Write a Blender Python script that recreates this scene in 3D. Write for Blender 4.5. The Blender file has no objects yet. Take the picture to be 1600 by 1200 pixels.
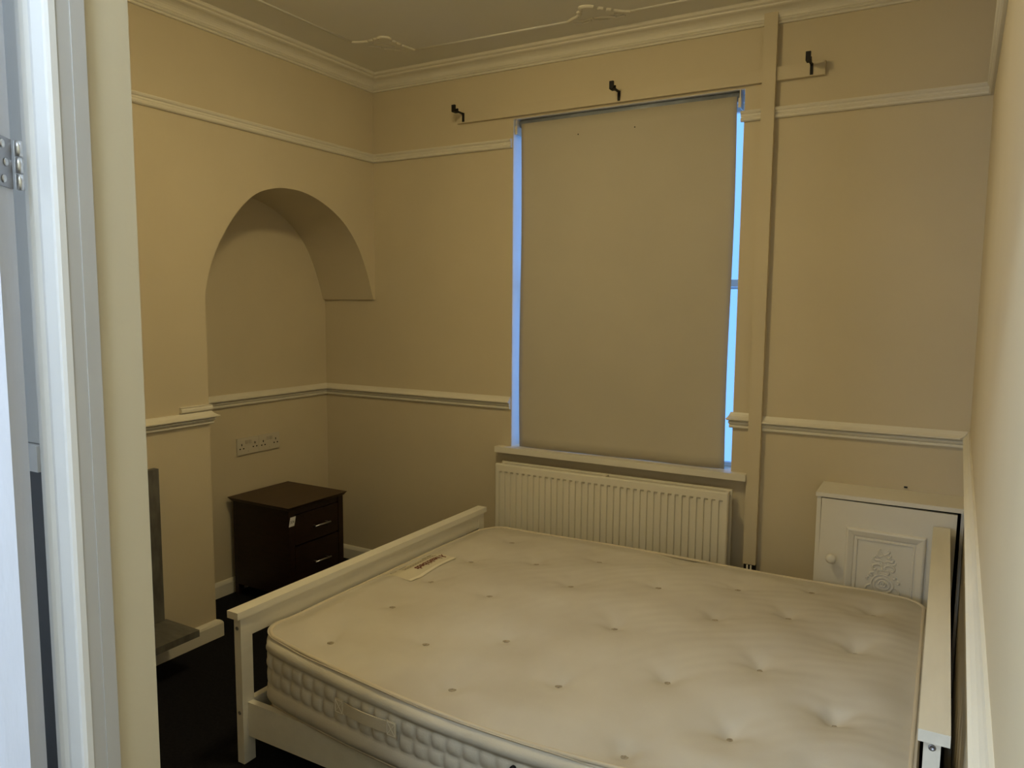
import bpy, bmesh, math, random
from mathutils import Vector, Matrix, noise
random.seed(7)
PI = math.pi
scene = bpy.context.scene
C = scene.collection

# ------------------------------------------------------------------ camera
CAM = Vector((2.70493, -3.21694, 1.45279)); F_PX = 1183.52
YAW, PITCH, ROLL = 0.52065, -0.10338, 0.00729
fw = Vector((-math.sin(YAW)*math.cos(PITCH), math.cos(YAW)*math.cos(PITCH), math.sin(PITCH)))
rt = Vector((math.cos(YAW), math.sin(YAW), 0)); up = rt.cross(fw)
rt, up = rt*math.cos(ROLL)+up*math.sin(ROLL), up*math.cos(ROLL)-rt*math.sin(ROLL)
cd = bpy.data.cameras.new('camera'); cam = bpy.data.objects.new('camera', cd); C.objects.link(cam)
cam.matrix_world = Matrix(((rt.x, up.x, -fw.x, CAM.x), (rt.y, up.y, -fw.y, CAM.y), (rt.z, up.z, -fw.z, CAM.z), (0, 0, 0, 1)))
cd.sensor_width = 36; cd.lens = F_PX/1600*36; cd.clip_start = 0.01; cd.clip_end = 100
scene.camera = cam
scene.view_settings.view_transform = 'Standard'; scene.view_settings.look = 'None'
scene.view_settings.gamma = 1; scene.view_settings.use_curve_mapping = False
scene.view_settings.exposure = 0.0

# ------------------------------------------------------------------ world: dull blue evening daylight
w = bpy.data.worlds.new('sky'); scene.world = w; w.use_nodes = True
bg = w.node_tree.nodes['Background']; bg.inputs[0].default_value = (0.20, 0.45, 1.0, 1); bg.inputs[1].default_value = 1.9

# ------------------------------------------------------------------ added daylight from an unseen hall window behind the camera, brightening the right wall
ADDED_HALL_WIN = (0.45, 1.45, 0.75, 2.15, -5.2)
ad = bpy.data.lights.new('added_hall_daylight', 'AREA'); ad.shape = 'RECTANGLE'; ad.size = 1.0; ad.size_y = 1.4
ad.energy = 55; ad.color = (0.74, 0.86, 1.0)
al = bpy.data.objects.new('added_hall_daylight', ad); C.objects.link(al)
al.location = (0.95, -5.17, 1.45); al.rotation_euler = (PI/2, 0, 0)
LAMP_COLOR = (1.0, 0.80, 0.42); LAMP_STRENGTH = 65.0
HALL_COLOR = (0.68, 0.83, 1.0); HALL_STRENGTH = 105.0

# ------------------------------------------------------------------ helpers
def link(name, me, mat=None, parent=None, smooth=False):
    o = bpy.data.objects.new(name, me); C.objects.link(o)
    if mat: me.materials.append(mat)
    if parent: o.parent = parent
    if smooth:
        me.polygons.foreach_set('use_smooth', [True]*len(me.polygons))
    return o
def obj(name, bm, mat=None, parent=None, smooth=False, bevel=0, seg=2):
    if bevel:
        ed = [e for e in bm.edges if len(e.link_faces) == 2 and e.calc_face_angle(0) > 0.6]
        bmesh.ops.bevel(bm, geom=ed, offset=bevel, segments=seg, affect='EDGES', profile=0.6)
    bmesh.ops.recalc_face_normals(bm, faces=bm.faces)
    me = bpy.data.meshes.new(name); bm.to_mesh(me); bm.free()
    if bevel and not smooth:
        o = link(name, me, mat, parent); 
        return o
    return link(name, me, mat, parent, smooth)
def tag(o, label, cat=None, group=None, kind=None):
    o['label'] = label
    if cat: o['category'] = cat
    if group: o['group'] = group
    if kind: o['kind'] = kind
    return o
def struct(o, label):
    o['kind'] = 'structure'; o['label'] = label; return o
def thing(name, label, cat, loc, group=None):
    o = bpy.data.objects.new(name, None); C.objects.link(o); o.location = loc
    o.empty_display_size = 0.1
    tag(o, label, cat, group); return o
def box(bm, x0, x1, y0, y1, z0, z1, M=None):
    vs = [bm.verts.new((x, y, z)) for x in (x0, x1) for y in (y0, y1) for z in (z0, z1)]
    if M:
        for v in vs: v.co = M @ v.co
    for f in ((0, 1, 3, 2), (4, 6, 7, 5), (0, 4, 5, 1), (2, 3, 7, 6), (0, 2, 6, 4), (1, 5, 7, 3)):
        bm.faces.new([vs[i] for i in f])
    return vs
def bxo(name, x0, x1, y0, y1, z0, z1, mat, parent=None, bevel=0, off=None):
    """box given in world coordinates; stored relative to the parent's location"""
    bm = bmesh.new(); o = off or (parent_loc(parent) if parent else Vector((0, 0, 0)))
    box(bm, x0-o.x, x1-o.x, y0-o.y, y1-o.y, z0-o.z, z1-o.z)
    return obj(name, bm, mat, parent, bevel=bevel)
def parent_loc(p):
    v = Vector((0, 0, 0))
    while p: v += p.location; p = p.parent
    return v
def tube(bm, pts, r, n=8, closed=False, flat=None):
    """tube along points; flat=(axis vector, factor) squashes the section along an axis"""
    pts = [Vector(p) for p in pts]; rings = []
    N = len(pts)
    for i, p in enumerate(pts):
        a = pts[(i-1) % N] if (i > 0 or closed) else p
        b = pts[(i+1) % N] if (i < N-1 or closed) else p
        t = (b-a).normalized()
        ref = Vector((0, 0, 1)) if abs(t.z) < 0.9 else Vector((1, 0, 0))
        u = t.cross(ref).normalized(); v = u.cross(t)
        rr = r[i] if isinstance(r, (list, tuple)) else r
        ring = []
        for k in range(n):
            d = u*math.cos(2*PI*k/n)*rr + v*math.sin(2*PI*k/n)*rr
            if flat: d = d - flat[0]*(d.dot(flat[0]))*(1-flat[1])
            ring.append(bm.verts.new(p+d))
        rings.append(ring)
    m = N if closed else N-1
    for i in range(m):
        A, B = rings[i], rings[(i+1) % N]
        for k in range(n): bm.faces.new((A[k], A[(k+1) % n], B[(k+1) % n], B[k]))
    if not closed:
        bm.faces.new(rings[0][::-1]); bm.faces.new(rings[-1])
def lathe(bm, prof, n=20, M=None):
    """prof: (radius, height) along local z"""
    rings = []
    for r, h in prof:
        ring = [bm.verts.new((r*math.cos(2*PI*k/n), r*math.sin(2*PI*k/n), h)) for k in range(n)]
        if M:
            for v in ring: v.co = M @ v.co
        rings.append(ring)
    for A, B in zip(rings, rings[1:]):
        for k in range(n): bm.faces.new((A[k], A[(k+1) % n], B[(k+1) % n], B[k]))
    bm.faces.new(rings[0][::-1]); bm.faces.new(rings[-1])
def moulding(name, p0, p1, nrm, prof, mat, m0=0, m1=0, parent=None):
    """sweep prof [(offset from wall, z)] from p0 to p1 (xy); m = mitre shift per offset at each end"""
    p0 = Vector((p0[0], p0[1], 0)); p1 = Vector((p1[0], p1[1], 0)); d = (p1-p0).normalized(); n = Vector((nrm[0], nrm[1], 0)).normalized()
    bm = bmesh.new(); A = []; B = []; o = parent_loc(parent) if parent else Vector((0, 0, 0))
    for off, z in prof:
        A.append(bm.verts.new(p0 + n*off + d*(m0*off) + Vector((0, 0, z)) - o))
        B.append(bm.verts.new(p1 + n*off - d*(m1*off) + Vector((0, 0, z)) - o))
    k = len(prof)
    for i in range(k):
        j = (i+1) % k; bm.faces.new((A[i], A[j], B[j], B[i]))
    bm.faces.new(A[::-1]); bm.faces.new(B)
    return obj(name, bm, mat, parent)
def spline(pts, n=8):
    out = []; P = [Vector(p) for p in pts]
    P = [P[0]*2-P[1]] + P + [P[-1]*2-P[-2]]
    for i in range(1, len(P)-2):
        for k in range(n):
            t = k/n; a, b, c, d = P[i-1], P[i], P[i+1], P[i+2]
            out.append(0.5*((2*b)+(c-a)*t+(2*a-5*b+4*c-d)*t*t+(3*b-a-3*c+d)*t**3))
    out.append(P[-2]); return out
def sstep(a, b, x):
    t = min(1, max(0, (x-a)/(b-a))); return t*t*(3-2*t)

# ------------------------------------------------------------------ materials
def material(name, col, rough=0.6, bump=0.0, bscale=40, vary=0.0, vscale=3, spec=0.35, metal=0.0, col2=None, stretch=None, detail=4):
    m = bpy.data.materials.new(name); m.use_nodes = True; nt = m.node_tree; N = nt.nodes; L = nt.links
    b = N['Principled BSDF']; b.inputs['Roughness'].default_value = rough; b.inputs['Metallic'].default_value = metal
    b.inputs['Specular IOR Level'].default_value = spec
    b.inputs['Base Color'].default_value = (*col, 1)
    tc = N.new('ShaderNodeTexCoord'); src = tc.outputs['Object']
    if stretch:
        mp = N.new('ShaderNodeMapping'); mp.inputs['Scale'].default_value = stretch; L.new(src, mp.inputs[0]); src = mp.outputs[0]
    if vary or col2:
        nz = N.new('ShaderNodeTexNoise'); nz.inputs['Scale'].default_value = vscale; nz.inputs['Detail'].default_value = detail
        L.new(src, nz.inputs['Vector'])
        cr = N.new('ShaderNodeValToRGB'); c2 = col2 or tuple(c*(1-vary) for c in col)
        cr.color_ramp.elements[0].position = 0.35; cr.color_ramp.elements[1].position = 0.65
        cr.color_ramp.elements[0].color = (*c2, 1); cr.color_ramp.elements[1].color = (*col, 1)
        L.new(nz.outputs[0], cr.inputs[0]); L.new(cr.outputs[0], b.inputs['Base Color'])
    if bump:
        nb = N.new('ShaderNodeTexNoise'); nb.inputs['Scale'].default_value = bscale; nb.inputs['Detail'].default_value = 3
        L.new(src, nb.inputs['Vector'])
        bp = N.new('ShaderNodeBump'); bp.inputs['Strength'].default_value = bump; bp.inputs['Distance'].default_value = 0.002
        L.new(nb.outputs[0], bp.inputs['Height']); L.new(bp.outputs[0], b.inputs['Normal'])
    return m
M_wall = material('cream_wall_paint', (0.63, 0.55, 0.385), 0.62, 0.25, 35, 0.05, 2.2, 0.3)
M_trim = material('white_gloss_trim', (0.76, 0.72, 0.60), 0.42, 0.12, 60, 0.04, 6, 0.4)
M_ceil = material('ceiling_paint', (0.77, 0.75, 0.66), 0.8, 0.2, 30, 0.04, 1.5, 0.2)
M_plaster = material('plaster_relief', (0.72, 0.68, 0.56), 0.6, 0.1, 60)
M_hallwhite = material('hall_white_gloss', (0.80, 0.80, 0.80), 0.35, 0.3, 25, 0.03, 8, 0.45, stretch=(1, 1, .25))
M_lining = material('shaded_lining_paint', (0.50, 0.49, 0.475), 0.42, 0.3, 25, 0.04, 8, 0.4, stretch=(1, 1, .25))  # white lining paint, greyed to put the side face's shade into the colour
M_doorpaint = material('door_white_paint', (0.58, 0.60, 0.66), 0.4, 0.6, 60, 0.03, 8, 0.4, stretch=(1, 1, .2))
M_hallwall = material('hall_wall_paint', (0.78, 0.78, 0.76), 0.6, 0.2, 40)
M_hallslate = material('hall_slate_paint', (0.06, 0.065, 0.075), 0.5, 0.2, 40)
M_carpet = material('black_carpet', (0.011, 0.011, 0.014), 0.95, 1.0, 350, 0.35, 90, 0.1)
M_bed = material('white_painted_pine', (0.80, 0.765, 0.65), 0.45, 0.2, 20, 0.05, 5, 0.4, stretch=(6, 1, 6))
M_pine = material('bare_pine_slat', (0.55, 0.38, 0.2), 0.6, 0.1, 20, 0.2, 8, 0.3, stretch=(8, 1, 8))
M_piping = material('mattress_piping', (0.62, 0.55, 0.42), 0.8, 0.3, 200)
M_side = material('mattress_border_fabric', (0.66, 0.62, 0.52), 0.85, 0.3, 260, 0.06, 5)
M_strap = material('handle_webbing', (0.66, 0.60, 0.46), 0.8, 0.4, 250)
M_tuft = material('tuft_felt', (0.45, 0.385, 0.28), 0.9, 0.6, 300, 0.5, 150)
M_stitch = material('pale_stitching', (0.8, 0.75, 0.62), 0.8)
M_dark = material('black_plastic_and_shade', (0.01, 0.009, 0.009), 0.5)
M_blackmetal = material('black_metal', (0.008, 0.007, 0.008), 0.55, spec=0.3)
M_steel = material('dull_steel', (0.34, 0.34, 0.36), 0.38, 0.1, 80, metal=1.0)
M_bright = material('bright_steel', (0.62, 0.62, 0.62), 0.3, metal=1.0)
M_blind = material('blackout_blind_fabric', (0.52, 0.475, 0.37), 0.8, 0.12, 220, 0.06, 2.0, 0.2)
M_roller = material('blind_roller', (0.30, 0.33, 0.37), 0.35, 0.2, 30, 0.25, 12)
M_rad = material('radiator_enamel', (0.74, 0.70, 0.58), 0.4, 0.05, 60, 0.03, 5, 0.4)
M_wood = material('dark_mahogany', (0.019, 0.0065, 0.004), 0.42, 0.1, 20, 0, 6, 0.4, col2=(0.010, 0.0035, 0.003), stretch=(3, 3, 12))
M_woodtop = material('mahogany_top', (0.052, 0.024, 0.007), 0.42, 0.05, 20, 0, 5, 0.4, col2=(0.038, 0.017, 0.005), stretch=(12, 1.2, 3))
M_slate = material('grey_slate_laminate', (0.155, 0.15, 0.13), 0.5, 0.2, 30, 0, 5, 0.35, col2=(0.10, 0.095, 0.083), stretch=(2, 6, 2))
M_fire = material('firebox_black', (0.012, 0.011, 0.01), 0.8)
M_socket = material('socket_plastic', (0.60, 0.55, 0.44), 0.35)
M_socketgrey = material('socket_switch', (0.48, 0.43, 0.34), 0.4)
M_cup = material('cupboard_white_gloss', (0.76, 0.73, 0.64), 0.38, 0.15, 40, 0.03, 6, 0.45)
M_paper = material('sticker_paper', (0.75, 0.74, 0.72), 0.6)
M_ink = material('pen_ink', (0.03, 0.025, 0.03), 0.6)
M_redink = material('red_print', (0.13, 0.016, 0.008), 0.7)
M_greyink = material('faint_print', (0.15, 0.12, 0.07), 0.7)
M_label = material('mattress_label_cloth', (0.64, 0.59, 0.45), 0.75, 0.2, 200)
M_hem = material('label_hem_cloth', (0.76, 0.71, 0.57), 0.75)
M_frame = material('window_paint', (0.87, 0.88, 0.89), 0.4, 0.3, 25, 0.05, 10)

# mattress damask: faint swirling quilt lines and a few pale stains
def mattress_material():
    m = material('mattress_damask', (0.66, 0.60, 0.47), 0.85, 0, 1, 0, 3, 0.2)
    nt = m.node_tree; N = nt.nodes; L = nt.links; b = N['Principled BSDF']
    tc = N.new('ShaderNodeTexCoord')
    n1 = N.new('ShaderNodeTexNoise'); n1.inputs['Scale'].default_value = 2.3; n1.inputs['Detail'].default_value = 5; L.new(tc.outputs['Object'], n1.inputs['Vector'])
    cr = N.new('ShaderNodeValToRGB'); cr.color_ramp.elements[0].position = .36; cr.color_ramp.elements[1].position = .62
    cr.color_ramp.elements[0].color = (0.505, 0.463, 0.38, 1); cr.color_ramp.elements[1].color = (0.59, 0.555, 0.475, 1)
    L.new(n1.outputs[0], cr.inputs[0])
    # swirl lines
    wv = N.new('ShaderNodeTexWave'); wv.wave_type = 'RINGS'; wv.rings_direction = 'Z'
    wv.inputs['Scale'].default_value = 6; wv.inputs['Distortion'].default_value = 7; wv.inputs['Detail'].default_value = 1; wv.inputs['Detail Scale'].default_value = 0.55
    mp = N.new('ShaderNodeMapping'); mp.inputs['Location'].default_value = (-0.9, 0.75, 0); L.new(tc.outputs['Object'], mp.inputs[0]); L.new(mp.outputs[0], wv.inputs['Vector'])
    n2 = N.new('ShaderNodeTexNoise'); n2.inputs['Scale'].default_value = 320; L.new(tc.outputs['Object'], n2.inputs['Vector'])
    mm = N.new('ShaderNodeMath'); mm.operation = 'MULTIPLY_ADD'; L.new(n2.outputs[0], mm.inputs[0]); mm.inputs[1].default_value = 0.25; L.new(wv.outputs[1], mm.inputs[2])
    bp = N.new('ShaderNodeBump'); bp.inputs['Strength'].default_value = 0.24; bp.inputs['Distance'].default_value = 0.0022
    L.new(mm.outputs[0], bp.inputs['Height']); L.new(bp.outputs[0], b.inputs['Normal']); L.new(cr.outputs[0], b.inputs['Base Color'])
    return m
M_mat = mattress_material()
def glass_material():
    m = bpy.data.materials.new('window_glass'); m.use_nodes = True; nt = m.node_tree; N = nt.nodes; L = nt.links
    N.remove(N['Principled BSDF']); out = N['Material Output']
    t = N.new('ShaderNodeBsdfTransparent'); t.inputs[0].default_value = (0.92, 0.95, 0.97, 1)
    g = N.new('ShaderNodeBsdfGlossy'); g.inputs['Roughness'].default_value = 0.05
    mx = N.new('ShaderNodeMixShader'); mx.inputs[0].default_value = 0.06
    L.new(t.outputs[0], mx.inputs[1]); L.new(g.outputs[0], mx.inputs[2]); L.new(mx.outputs[0], out.inputs[0]); return m
M_glass = glass_material()
def emit_material(name, col, s):
    m = bpy.data.materials.new(name); m.use_nodes = True; b = m.node_tree.nodes['Principled BSDF']
    b.inputs['Base Color'].default_value = (.8, .8, .8, 1); b.inputs['Emission Color'].default_value = (*col, 1); b.inputs['Emission Strength'].default_value = s
    return m
M_lamp = emit_material('lit_opal_glass', LAMP_COLOR, LAMP_STRENGTH)
M_hall_lamp = emit_material('lit_cool_white_glass', HALL_COLOR, HALL_STRENGTH)

# ------------------------------------------------------------------ room dimensions
W = 2.797; SK = 0.0115            # right wall: x = W + SK*y
def xr(y): return W + SK*y
ZC = 2.635; D = 0.365; CB = -1.0886      # ceiling, alcove depth, chimney breast edge
YN = -2.641; YH = -2.73; XJ = 1.855      # near wall (room face, hall face), door jamb
WL, WR, WB, WT = 0.8555, 1.939, 0.757, 2.334

# floor and ceilings
bm = bmesh.new(); box(bm, -0.6, 3.0, -5.4, 0.3, -0.1, 0.0)
struct(obj('floor', bm, M_carpet), 'black carpeted floor')
bm = bmesh.new(); box(bm, -0.6, 3.0, YH, 0.3, ZC, ZC+0.1)
struct(obj('ceiling', bm, M_ceil), 'off-white bedroom ceiling with plaster panel mouldings')
bm = bmesh.new(); box(bm, -0.6, 3.0, -5.4, YH, ZC, ZC+0.1)
struct(obj('ceiling_hall', bm, M_hallwall), 'white hall ceiling')

# left wall with chimney breast, alcove and arch
arch = spline([(0, -1.0886, 1.495), (0, -1.055, 1.612), (0, -1.0, 1.722), (0, -0.911, 1.845), (0, -0.803, 1.938), (0, -0.69, 1.978), (0, -0.60, 1.987),
               (0, -0.51, 1.982), (0, -0.405, 1.955), (0, -0.30, 1.907), (0, -0.21, 1.842), (0, -0.13, 1.748), (0, -0.065, 1.622), (0, -0.014, 1.479)], 5)
bm = bmesh.new()
def quad(*p): bm.faces.new([bm.verts.new(q) for q in p])
T = ZC+0.02
quad((0, YH, 0), (0, CB, 0), (0, CB, T), (0, YH, T))
for a, b in zip(arch, arch[1:]):
    quad((0, a.y, a.z), (0, b.y, b.z), (0, b.y, T), (0, a.y, T))
    quad((0, a.y, a.z), (0, b.y, b.z), (-D, b.y, b.z), (-D, a.y, a.z))
quad((0, -0.014, 1.479), (0, 0, 1.479), (0, 0, T), (0, -0.014, T))
quad((0, -0.014, 1.479), (0, 0, 1.479), (-D, 0, 1.479), (-D, -0.014, 1.479))
quad((0, CB, 0), (-D, CB, 0), (-D, CB, 1.495), (0, CB, 1.495))
quad((-D, CB, 0), (-D, 0, 0), (-D, 0, 2.1), (-D, CB, 2.1))
bmesh.ops.remove_doubles(bm, verts=bm.verts, dist=1e-5)
me = bpy.data.meshes.new('wall_left'); bm.to_mesh(me); bm.free()
struct(link('wall_left', me, M_wall), 'cream left wall with chimney breast and arched alcove')
bm = bmesh.new(); box(bm, -0.6, -D-0.002, YH, 0.3, 0, T); struct(obj('wall_left_outer', bm, M_wall), 'outer masonry behind the left wall')

# window wall
bm = bmesh.new()
box(bm, -0.6, WL, 0, 0.3, 0, T); box(bm, WR, 3.0, 0, 0.3, 0, T); box(bm, WL, WR, 0, 0.3, 0, WB-0.03); box(bm, WL, WR, 0, 0.3, WT, T)
struct(obj('wall_back', bm, M_wall), 'cream window wall')
# right wall (very slightly out of square), runs on into the hall
bm = bmesh.new()
vs = [bm.verts.new(p) for p in ((xr(0.3), 0.3, 0), (xr(-5.4), -5.4, 0), (xr(-5.4), -5.4, T), (xr(0.3), 0.3, T), (3.1, 0.3, 0), (3.1, -5.4, 0), (3.1, -5.4, T), (3.1, 0.3, T))]
for f in ((0, 1, 2, 3), (4, 7, 6, 5), (0, 4, 5, 1), (3, 2, 6, 7), (0, 3, 7, 4), (1, 5, 6, 2)): bm.faces.new([vs[i] for i in f])
struct(obj('wall_right', bm, M_wall), 'cream right wall running from the hall to the window wall')
# near wall with doorway
bm = bmesh.new(); box(bm, -0.6, XJ, YH, YN, 0, T); box(bm, XJ, 2.95, YH, YN, 2.06, T)
struct(obj('wall_front', bm, M_wall), 'cream wall end beside the doorway')
# hall
bm = bmesh.new(); box(bm, 0.2, 0.3, -5.4, YH, 0, T); struct(obj('wall_hall_left', bm, M_hallwall), 'white hall side wall')
hx0, hx1, hz0, hz1, hy = ADDED_HALL_WIN
bm = bmesh.new(); box(bm, 0.2, hx0, hy-0.2, hy, 0, T); box(bm, hx1, 3.0, hy-0.2, hy, 0, T); box(bm, hx0, hx1, hy-0.2, hy, 0, hz0); box(bm, hx0, hx1, hy-0.2, hy, hz1, T)
struct(obj('wall_hall_end', bm, M_hallwall), 'white hall end wall with added window')
hw = struct(bxo('added_hall_window', hx0, hx1, hy-0.14, hy-0.13, hz0, hz1, M_glass), 'added hall window behind the camera')  # unseen window, added to go with the added hall light
bm = bmesh.new()
for a, b, c, d in ((hx0, hx0+.05, hz0, hz1), (hx1-.05, hx1, hz0, hz1), (hx0+.05, hx1-.05, hz0, hz0+.05), (hx0+.05, hx1-.05, hz1-.05, hz1), ((hx0+hx1)/2-.02, (hx0+hx1)/2+.02, hz0+.05, hz1-.05)):
    box(bm, a, b, hy-0.17, hy-0.1, c, d)
obj('window_frame', bm, M_frame, hw)  # frame of the added hall window
# hall face of the near wall: white above, slate below a rail
struct(bxo('wall_hall_near', 0.3, 1.80, YH-0.004, YH-0.0005, 1.288, T, M_hallwall), 'white upper hall wall behind the open door')
struct(bxo('wall_hall_wainscot', 0.3, 1.80, YH-0.004, YH-0.0005, 0, 1.255, M_hallslate), 'slate-painted lower hall wall behind the open door')
struct(bxo('trim_1', 0.3, 1.80, YH-0.012, YH-0.0005, 1.256, 1.287, M_hallwhite), 'white rail on the hall wall')

# ------------------------------------------------------------------ mouldings
def arc(cx, cz, r, a0, a1, n=6):
    return [(cx+r*math.cos(a0+(a1-a0)*i/n), cz+r*math.sin(a0+(a1-a0)*i/n)) for i in range(n+1)]
z0 = 2.560
CORN = [(0, z0), (0.011, z0), (0.013, z0+.004), (0.011, z0+.009), (0.017, z0+.011), (0.0205, z0+.015), (0.019, z0+.0195)]
CORN += [(0.022+0.040*(1-math.cos(t*PI/2/6)), z0+.020+0.030*math.sin(t*PI/2/6)) for t in range(7)]
CORN += [(0.0655, z0+.0515), (0.070, z0+.054), (0.071, z0+.059), (0.076, z0+.0605), (0.083, z0+.063), (0.086, z0+.068), (0.086, ZC), (0, ZC)]
xe = xr(YN)
struct(moulding('trim_2', (0, YN), (0, 0), (1, 0), CORN, M_trim, 1, 1), 'white plaster cornice along the left wall')
struct(moulding('trim_3', (0, 0), (W, 0), (0, -1), CORN, M_trim, 1, 1), 'white plaster cornice along the window wall')
struct(moulding('trim_4', (W, 0), (xe, YN), (-1, SK), CORN, M_trim, 1, 1), 'white plaster cornice along the right wall')
struct(moulding('trim_5', (0, YN), (xe, YN), (0, 1), CORN, M_trim, 1, 1), 'white plaster cornice along the doorway wall')
zp = 2.2
PICT = [(0, zp), (0.009, zp), (0.0145, zp+.004), (0.0155, zp+.010), (0.011, zp+.0145), (0.010, zp+.018), (0.013, zp+.021), (0.0135, zp+.027), (0.019, zp+.031), (0.022, zp+.037), (0.020, zp+.0415), (0.0, zp+.044)]
struct(moulding('trim_6', (0, YN), (0, 0), (1, 0), PICT, M_trim, 0, 1), 'white picture rail on the left wall above the arch')
struct(moulding('trim_7', (0, 0), (WL-.003, 0), (0, -1), PICT, M_trim, 1, 0), 'white picture rail left of the window')
struct(moulding('trim_8', (WR-.012, 0), (2.0097, 0), (0, -1), PICT, M_trim, 0, 0), 'short white picture rail piece between window and pipe boxing')
struct(moulding('trim_9', (2.0614, 0), (W, 0), (0, -1), PICT, M_trim, 0, 1), 'white picture rail right of the pipe boxing')
struct(moulding('trim_10', (W, 0), (xe, YN), (-1, SK), PICT, M_trim, 1, 0), 'white picture rail on the right wall')
def dado(zt, h=0.062, pr=0.030):
    s = h/0.062; q = pr/0.030
    return [(0, zt-.062*s), (.010*q, zt-.062*s), (.013*q, zt-.058*s), (.013*q, zt-.051*s), (.009*q, zt-.049*s), (.015*q, zt-.045*s), (.0175*q, zt-.040*s), (.0175*q, zt-.036*s), (.013*q, zt-.034*s), (.022*q, zt-.031*s), (.030*q, zt-.027*s), (.030*q, zt-.023*s), (.024*q, zt-.020*s), (.016*q, zt-.014*s), (.010*q, zt-.006*s), (.007*q, zt), (0, zt)]
DA = dado(1.004)
struct(moulding('trim_11', (-D, CB), (-D, 0), (1, 0), DA, M_trim, 0, 1), 'white dado rail at the back of the alcove')
struct(moulding('trim_12', (-D, 0), (WL-.002, 0), (0, -1), DA, M_trim, 1, 0), 'white dado rail left of the window')
struct(moulding('trim_13', (WR-.006, 0), (2.0097, 0), (0, -1), dado(1.012, .066, .034), M_trim, -0.5, 0), 'short white dado piece between window and pipe boxing')
struct(moulding('trim_14', (2.0614, 0), (W, 0), (0, -1), DA, M_trim, 0, 1), 'white dado rail right of the pipe boxing')
struct(moulding('trim_15', (W, 0), (xr(YH), YH), (-1, SK), dado(1.004, .062, .021), M_trim, 1, 0), 'white dado rail along the right wall')
struct(moulding('trim_16', (0, YN), (0, CB), (1, 0), dado(0.999, .056, .034), M_trim, 0, -0.9), 'white dado rail across the chimney breast')
struct(moulding('trim_17', (0, -1.232), (0, CB), (1, 0), [(0, 1.003), (.012, 1.003), (.016, 1.008), (.016, 1.016), (.012, 1.021), (.014, 1.026), (0, 1.028)], M_trim, 0, -0.6), 'short stub of moulding above the chimney breast dado')
# baseboards
BB = [(0, 0), (.018, 0), (.018, .058), (.014, .066), (.009, .072), (0, .075)]
struct(moulding('baseboard_left', (0, YN), (0, CB), (1, 0), [(0, 0), (.022, 0), (.022, .060), (.018, .068), (.010, .074), (0, .077)], M_trim, 0, -1), 'white baseboard along the chimney breast')
struct(moulding('baseboard_alcove', (-D, CB), (-D, 0), (1, 0), BB, M_trim, 0, 1), 'white baseboard at the back of the alcove')
struct(moulding('baseboard_back', (-D, 0), (2.31, 0), (0, -1), BB, M_trim, 1, 0), 'white baseboard under the window')
struct(moulding('baseboard_right', (xr(-.21), -.21), (xr(YH), YH), (-1, SK), BB, M_trim, 0, 0), 'white baseboard along the right wall')

# ceiling panel moulding with re-entrant corner and scroll ornaments
def ribbon(bm, pts, r, flat=0.6): tube(bm, pts, r, 8, flat=(Vector((0, 0, 1)), flat))
zc = ZC-0.001
bm = bmesh.new()
ribbon(bm, [(0.29, -2.35, zc), (0.29, -0.49, zc)], 0.008)
ribbon(bm, [(0.475, -0.265, zc), (1.255, -0.238, zc)], 0.008)
ribbon(bm, [(1.525, -0.222, zc), (2.33, -0.225, zc)], 0.008)
cm = struct(obj('trim_18', bm, M_ceil, smooth=True), 'thin plaster panel moulding on the ceiling')
def orn(paths, name, lab):
    bm = bmesh.new()
    for pts, r in paths: ribbon(bm, spline([(x, y, zc) for x, y in pts], 6), r, 0.9)
    o = obj(name, bm, M_plaster, cm, smooth=True); o['label'] = lab
orn([([(0.29, -0.488), (0.33, -0.468), (0.362, -0.462)], .008), ([(0.372, -0.466), (0.395, -0.464)], .008), ([(0.403, -0.468), (0.425, -0.466)], .008),
     ([(0.432, -0.474), (0.455, -0.474), (0.470, -0.455), (0.466, -0.432)], .009), ([(0.464, -0.415), (0.466, -0.395)], .008), ([(0.464, -0.380), (0.466, -0.360)], .008), ([(0.464, -0.345), (0.468, -0.305), (0.477, -0.266)], .008),
     ([(0.318, -0.402), (0.345, -0.385), (0.36, -0.36)], .006), ([(0.36, -0.345), (0.39, -0.325), (0.405, -0.295), (0.43, -0.285)], .006), ([(0.36, -0.415), (0.385, -0.40), (0.405, -0.365), (0.42, -0.345)], .005)],
    'corner_ornament', 'beaded re-entrant corner ornament')
orn([([(1.253, -0.238), (1.29, -0.262), (1.312, -0.272)], .008), ([(1.318, -0.284), (1.333, -0.288), (1.334, -0.31), (1.350, -0.318)], .008), ([(1.355, -0.335), (1.368, -0.357), (1.392, -0.355), (1.412, -0.338)], .010),
     ([(1.424, -0.318), (1.438, -0.303)], .009), ([(1.448, -0.29), (1.462, -0.277)], .009), ([(1.470, -0.266), (1.495, -0.24), (1.525, -0.221)], .008),
     ([(1.268, -0.212), (1.295, -0.192), (1.325, -0.200), (1.345, -0.212)], .007), ([(1.30, -0.235), (1.33, -0.222), (1.36, -0.226)], .005), ([(1.365, -0.225), (1.40, -0.222), (1.43, -0.205), (1.448, -0.195)], .006),
     ([(1.36, -0.205), (1.39, -0.192), (1.42, -0.188)], .005), ([(1.435, -0.186), (1.465, -0.19), (1.49, -0.195)], .007), ([(1.455, -0.225), (1.485, -0.222), (1.50, -0.215)], .005)],
    'scroll_ornament', 'pointed scroll ornament on the panel edge')

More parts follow.
